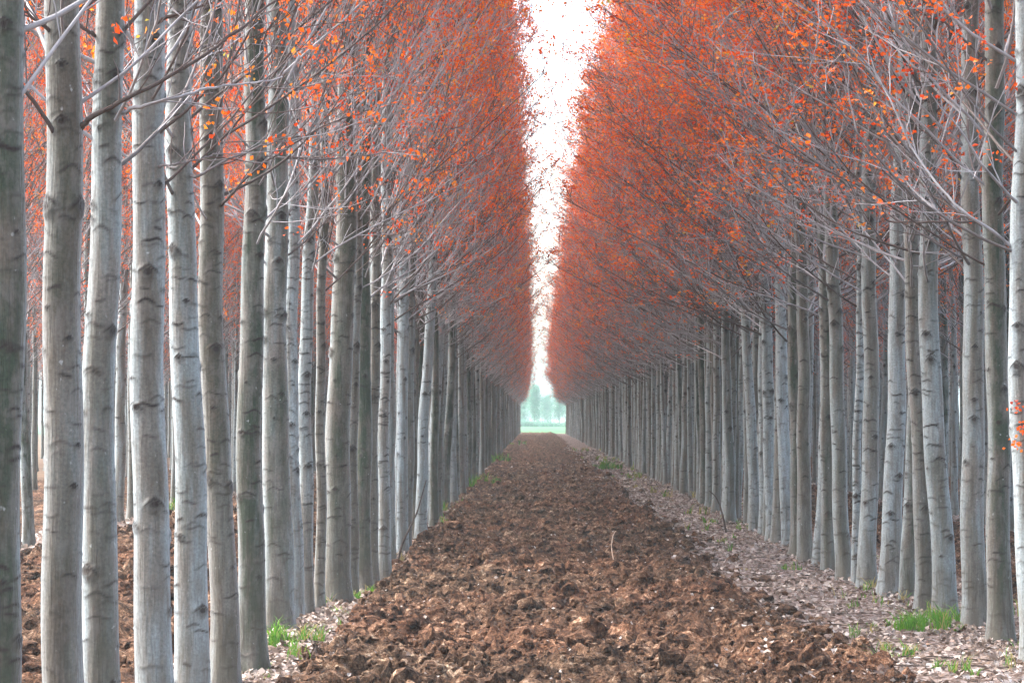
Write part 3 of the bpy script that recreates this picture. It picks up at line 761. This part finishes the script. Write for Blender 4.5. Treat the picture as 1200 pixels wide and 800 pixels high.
# low hedge closing the meadow
g = np.random.default_rng(77)
n = 5200; hx = g.uniform(-16, 17, n); top = .5 + 1.4 * fbm(hx * .35, hx * 0 + 3, 401, 3); u = g.random(n) ** .8
C = np.stack([hx, 428 + g.normal(0, .8, n), -.1 + top * u], 1)
v, f, tnt = leaf_cloud(g, C, .22, 4, .16)
o = link('hedge', mesh_np('hedge', v, f, [CONIF], False, None, {'tint': tnt})); tag(o, 'low green hedge across the meadow beyond the alley end', 'hedge')

# ------------------------------------------------------------------ haze
import bmesh
bm = bmesh.new(); bmesh.ops.create_cube(bm, size=1.0)
me = bpy.data.meshes.new('haze'); bm.to_mesh(me); bm.free()
hz = link('haze', me); x0, x1, y0, y1, z0, z1 = -920, 920, -80, 1520, -1.2, 14.5
hz.scale = (x1 - x0, y1 - y0, z1 - z0); hz.location = ((x0 + x1) / 2, (y0 + y1) / 2, (z0 + z1) / 2)
tag(hz, 'thin pale spring haze filling the alley', 'haze', kind='stuff')
t = NT('haze_air'); t.t.nodes.remove(t.b)
pv = t.n('ShaderNodeVolumePrincipled'); pv.inputs['Color'].default_value = (.76, .96, 1.0, 1); pv.inputs['Density'].default_value = .00075; pv.inputs['Anisotropy'].default_value = .2
t.l(pv.outputs[0], t.out.inputs['Volume']); me.materials.append(t.m)

# ------------------------------------------------------------------ sky, sun, camera
w = bpy.data.worlds.new('World'); scene.world = w; w.use_nodes = True
nt = w.node_tree; bg = nt.nodes['Background']
sky = nt.nodes.new('ShaderNodeTexSky'); sky.sky_type = 'NISHITA'; sky.sun_disc = False
SUN_EL, SUN_AZ = R(52), R(-75)           # azimuth from +Y towards +X: light from the left, slightly ahead
sky.sun_elevation = SUN_EL; sky.sun_rotation = SUN_AZ; sky.dust_density = 4.0; sky.air_density = 1.0; sky.ozone_density = 1.0
hs = nt.nodes.new('ShaderNodeHueSaturation'); hs.inputs['Saturation'].default_value = .70
nt.links.new(sky.outputs[0], hs.inputs['Color']); nt.links.new(hs.outputs[0], bg.inputs['Color'])
bg.inputs['Strength'].default_value = .15
ld = bpy.data.lights.new('sun', 'SUN'); ld.energy = 1.5; ld.angle = R(12); ld.color = (1, .98, .95)
so = bpy.data.objects.new('sun', ld); COL.objects.link(so)
so.rotation_euler = (math.pi / 2 - SUN_EL, 0, -SUN_AZ + math.pi)

cd = bpy.data.cameras.new('camera'); cam = bpy.data.objects.new('camera', cd); COL.objects.link(cam)
cd.sensor_width = 36; cd.lens = F / 1200 * 36; cd.clip_end = 5000; cd.clip_start = .1
cam.location = (0, 0, EYE)
cam.rotation_euler = (math.pi / 2 + math.atan((VY - 400) / F), 0, math.atan((VX - 600) / F))
scene.camera = cam

vs = scene.view_settings; vs.view_transform = 'Standard'; vs.look = 'None'; vs.exposure = 2.5; vs.gamma = 1.0
cy_ = scene.cycles; cy_.adaptive_threshold = .02; cy_.max_bounces = 8; cy_.diffuse_bounces = 2; cy_.transmission_bounces = 4; cy_.volume_bounces = 1
cy_.use_denoising = True; cy_.denoiser = 'OPENIMAGEDENOISE'; cy_.denoising_prefilter = 'ACCURATE'
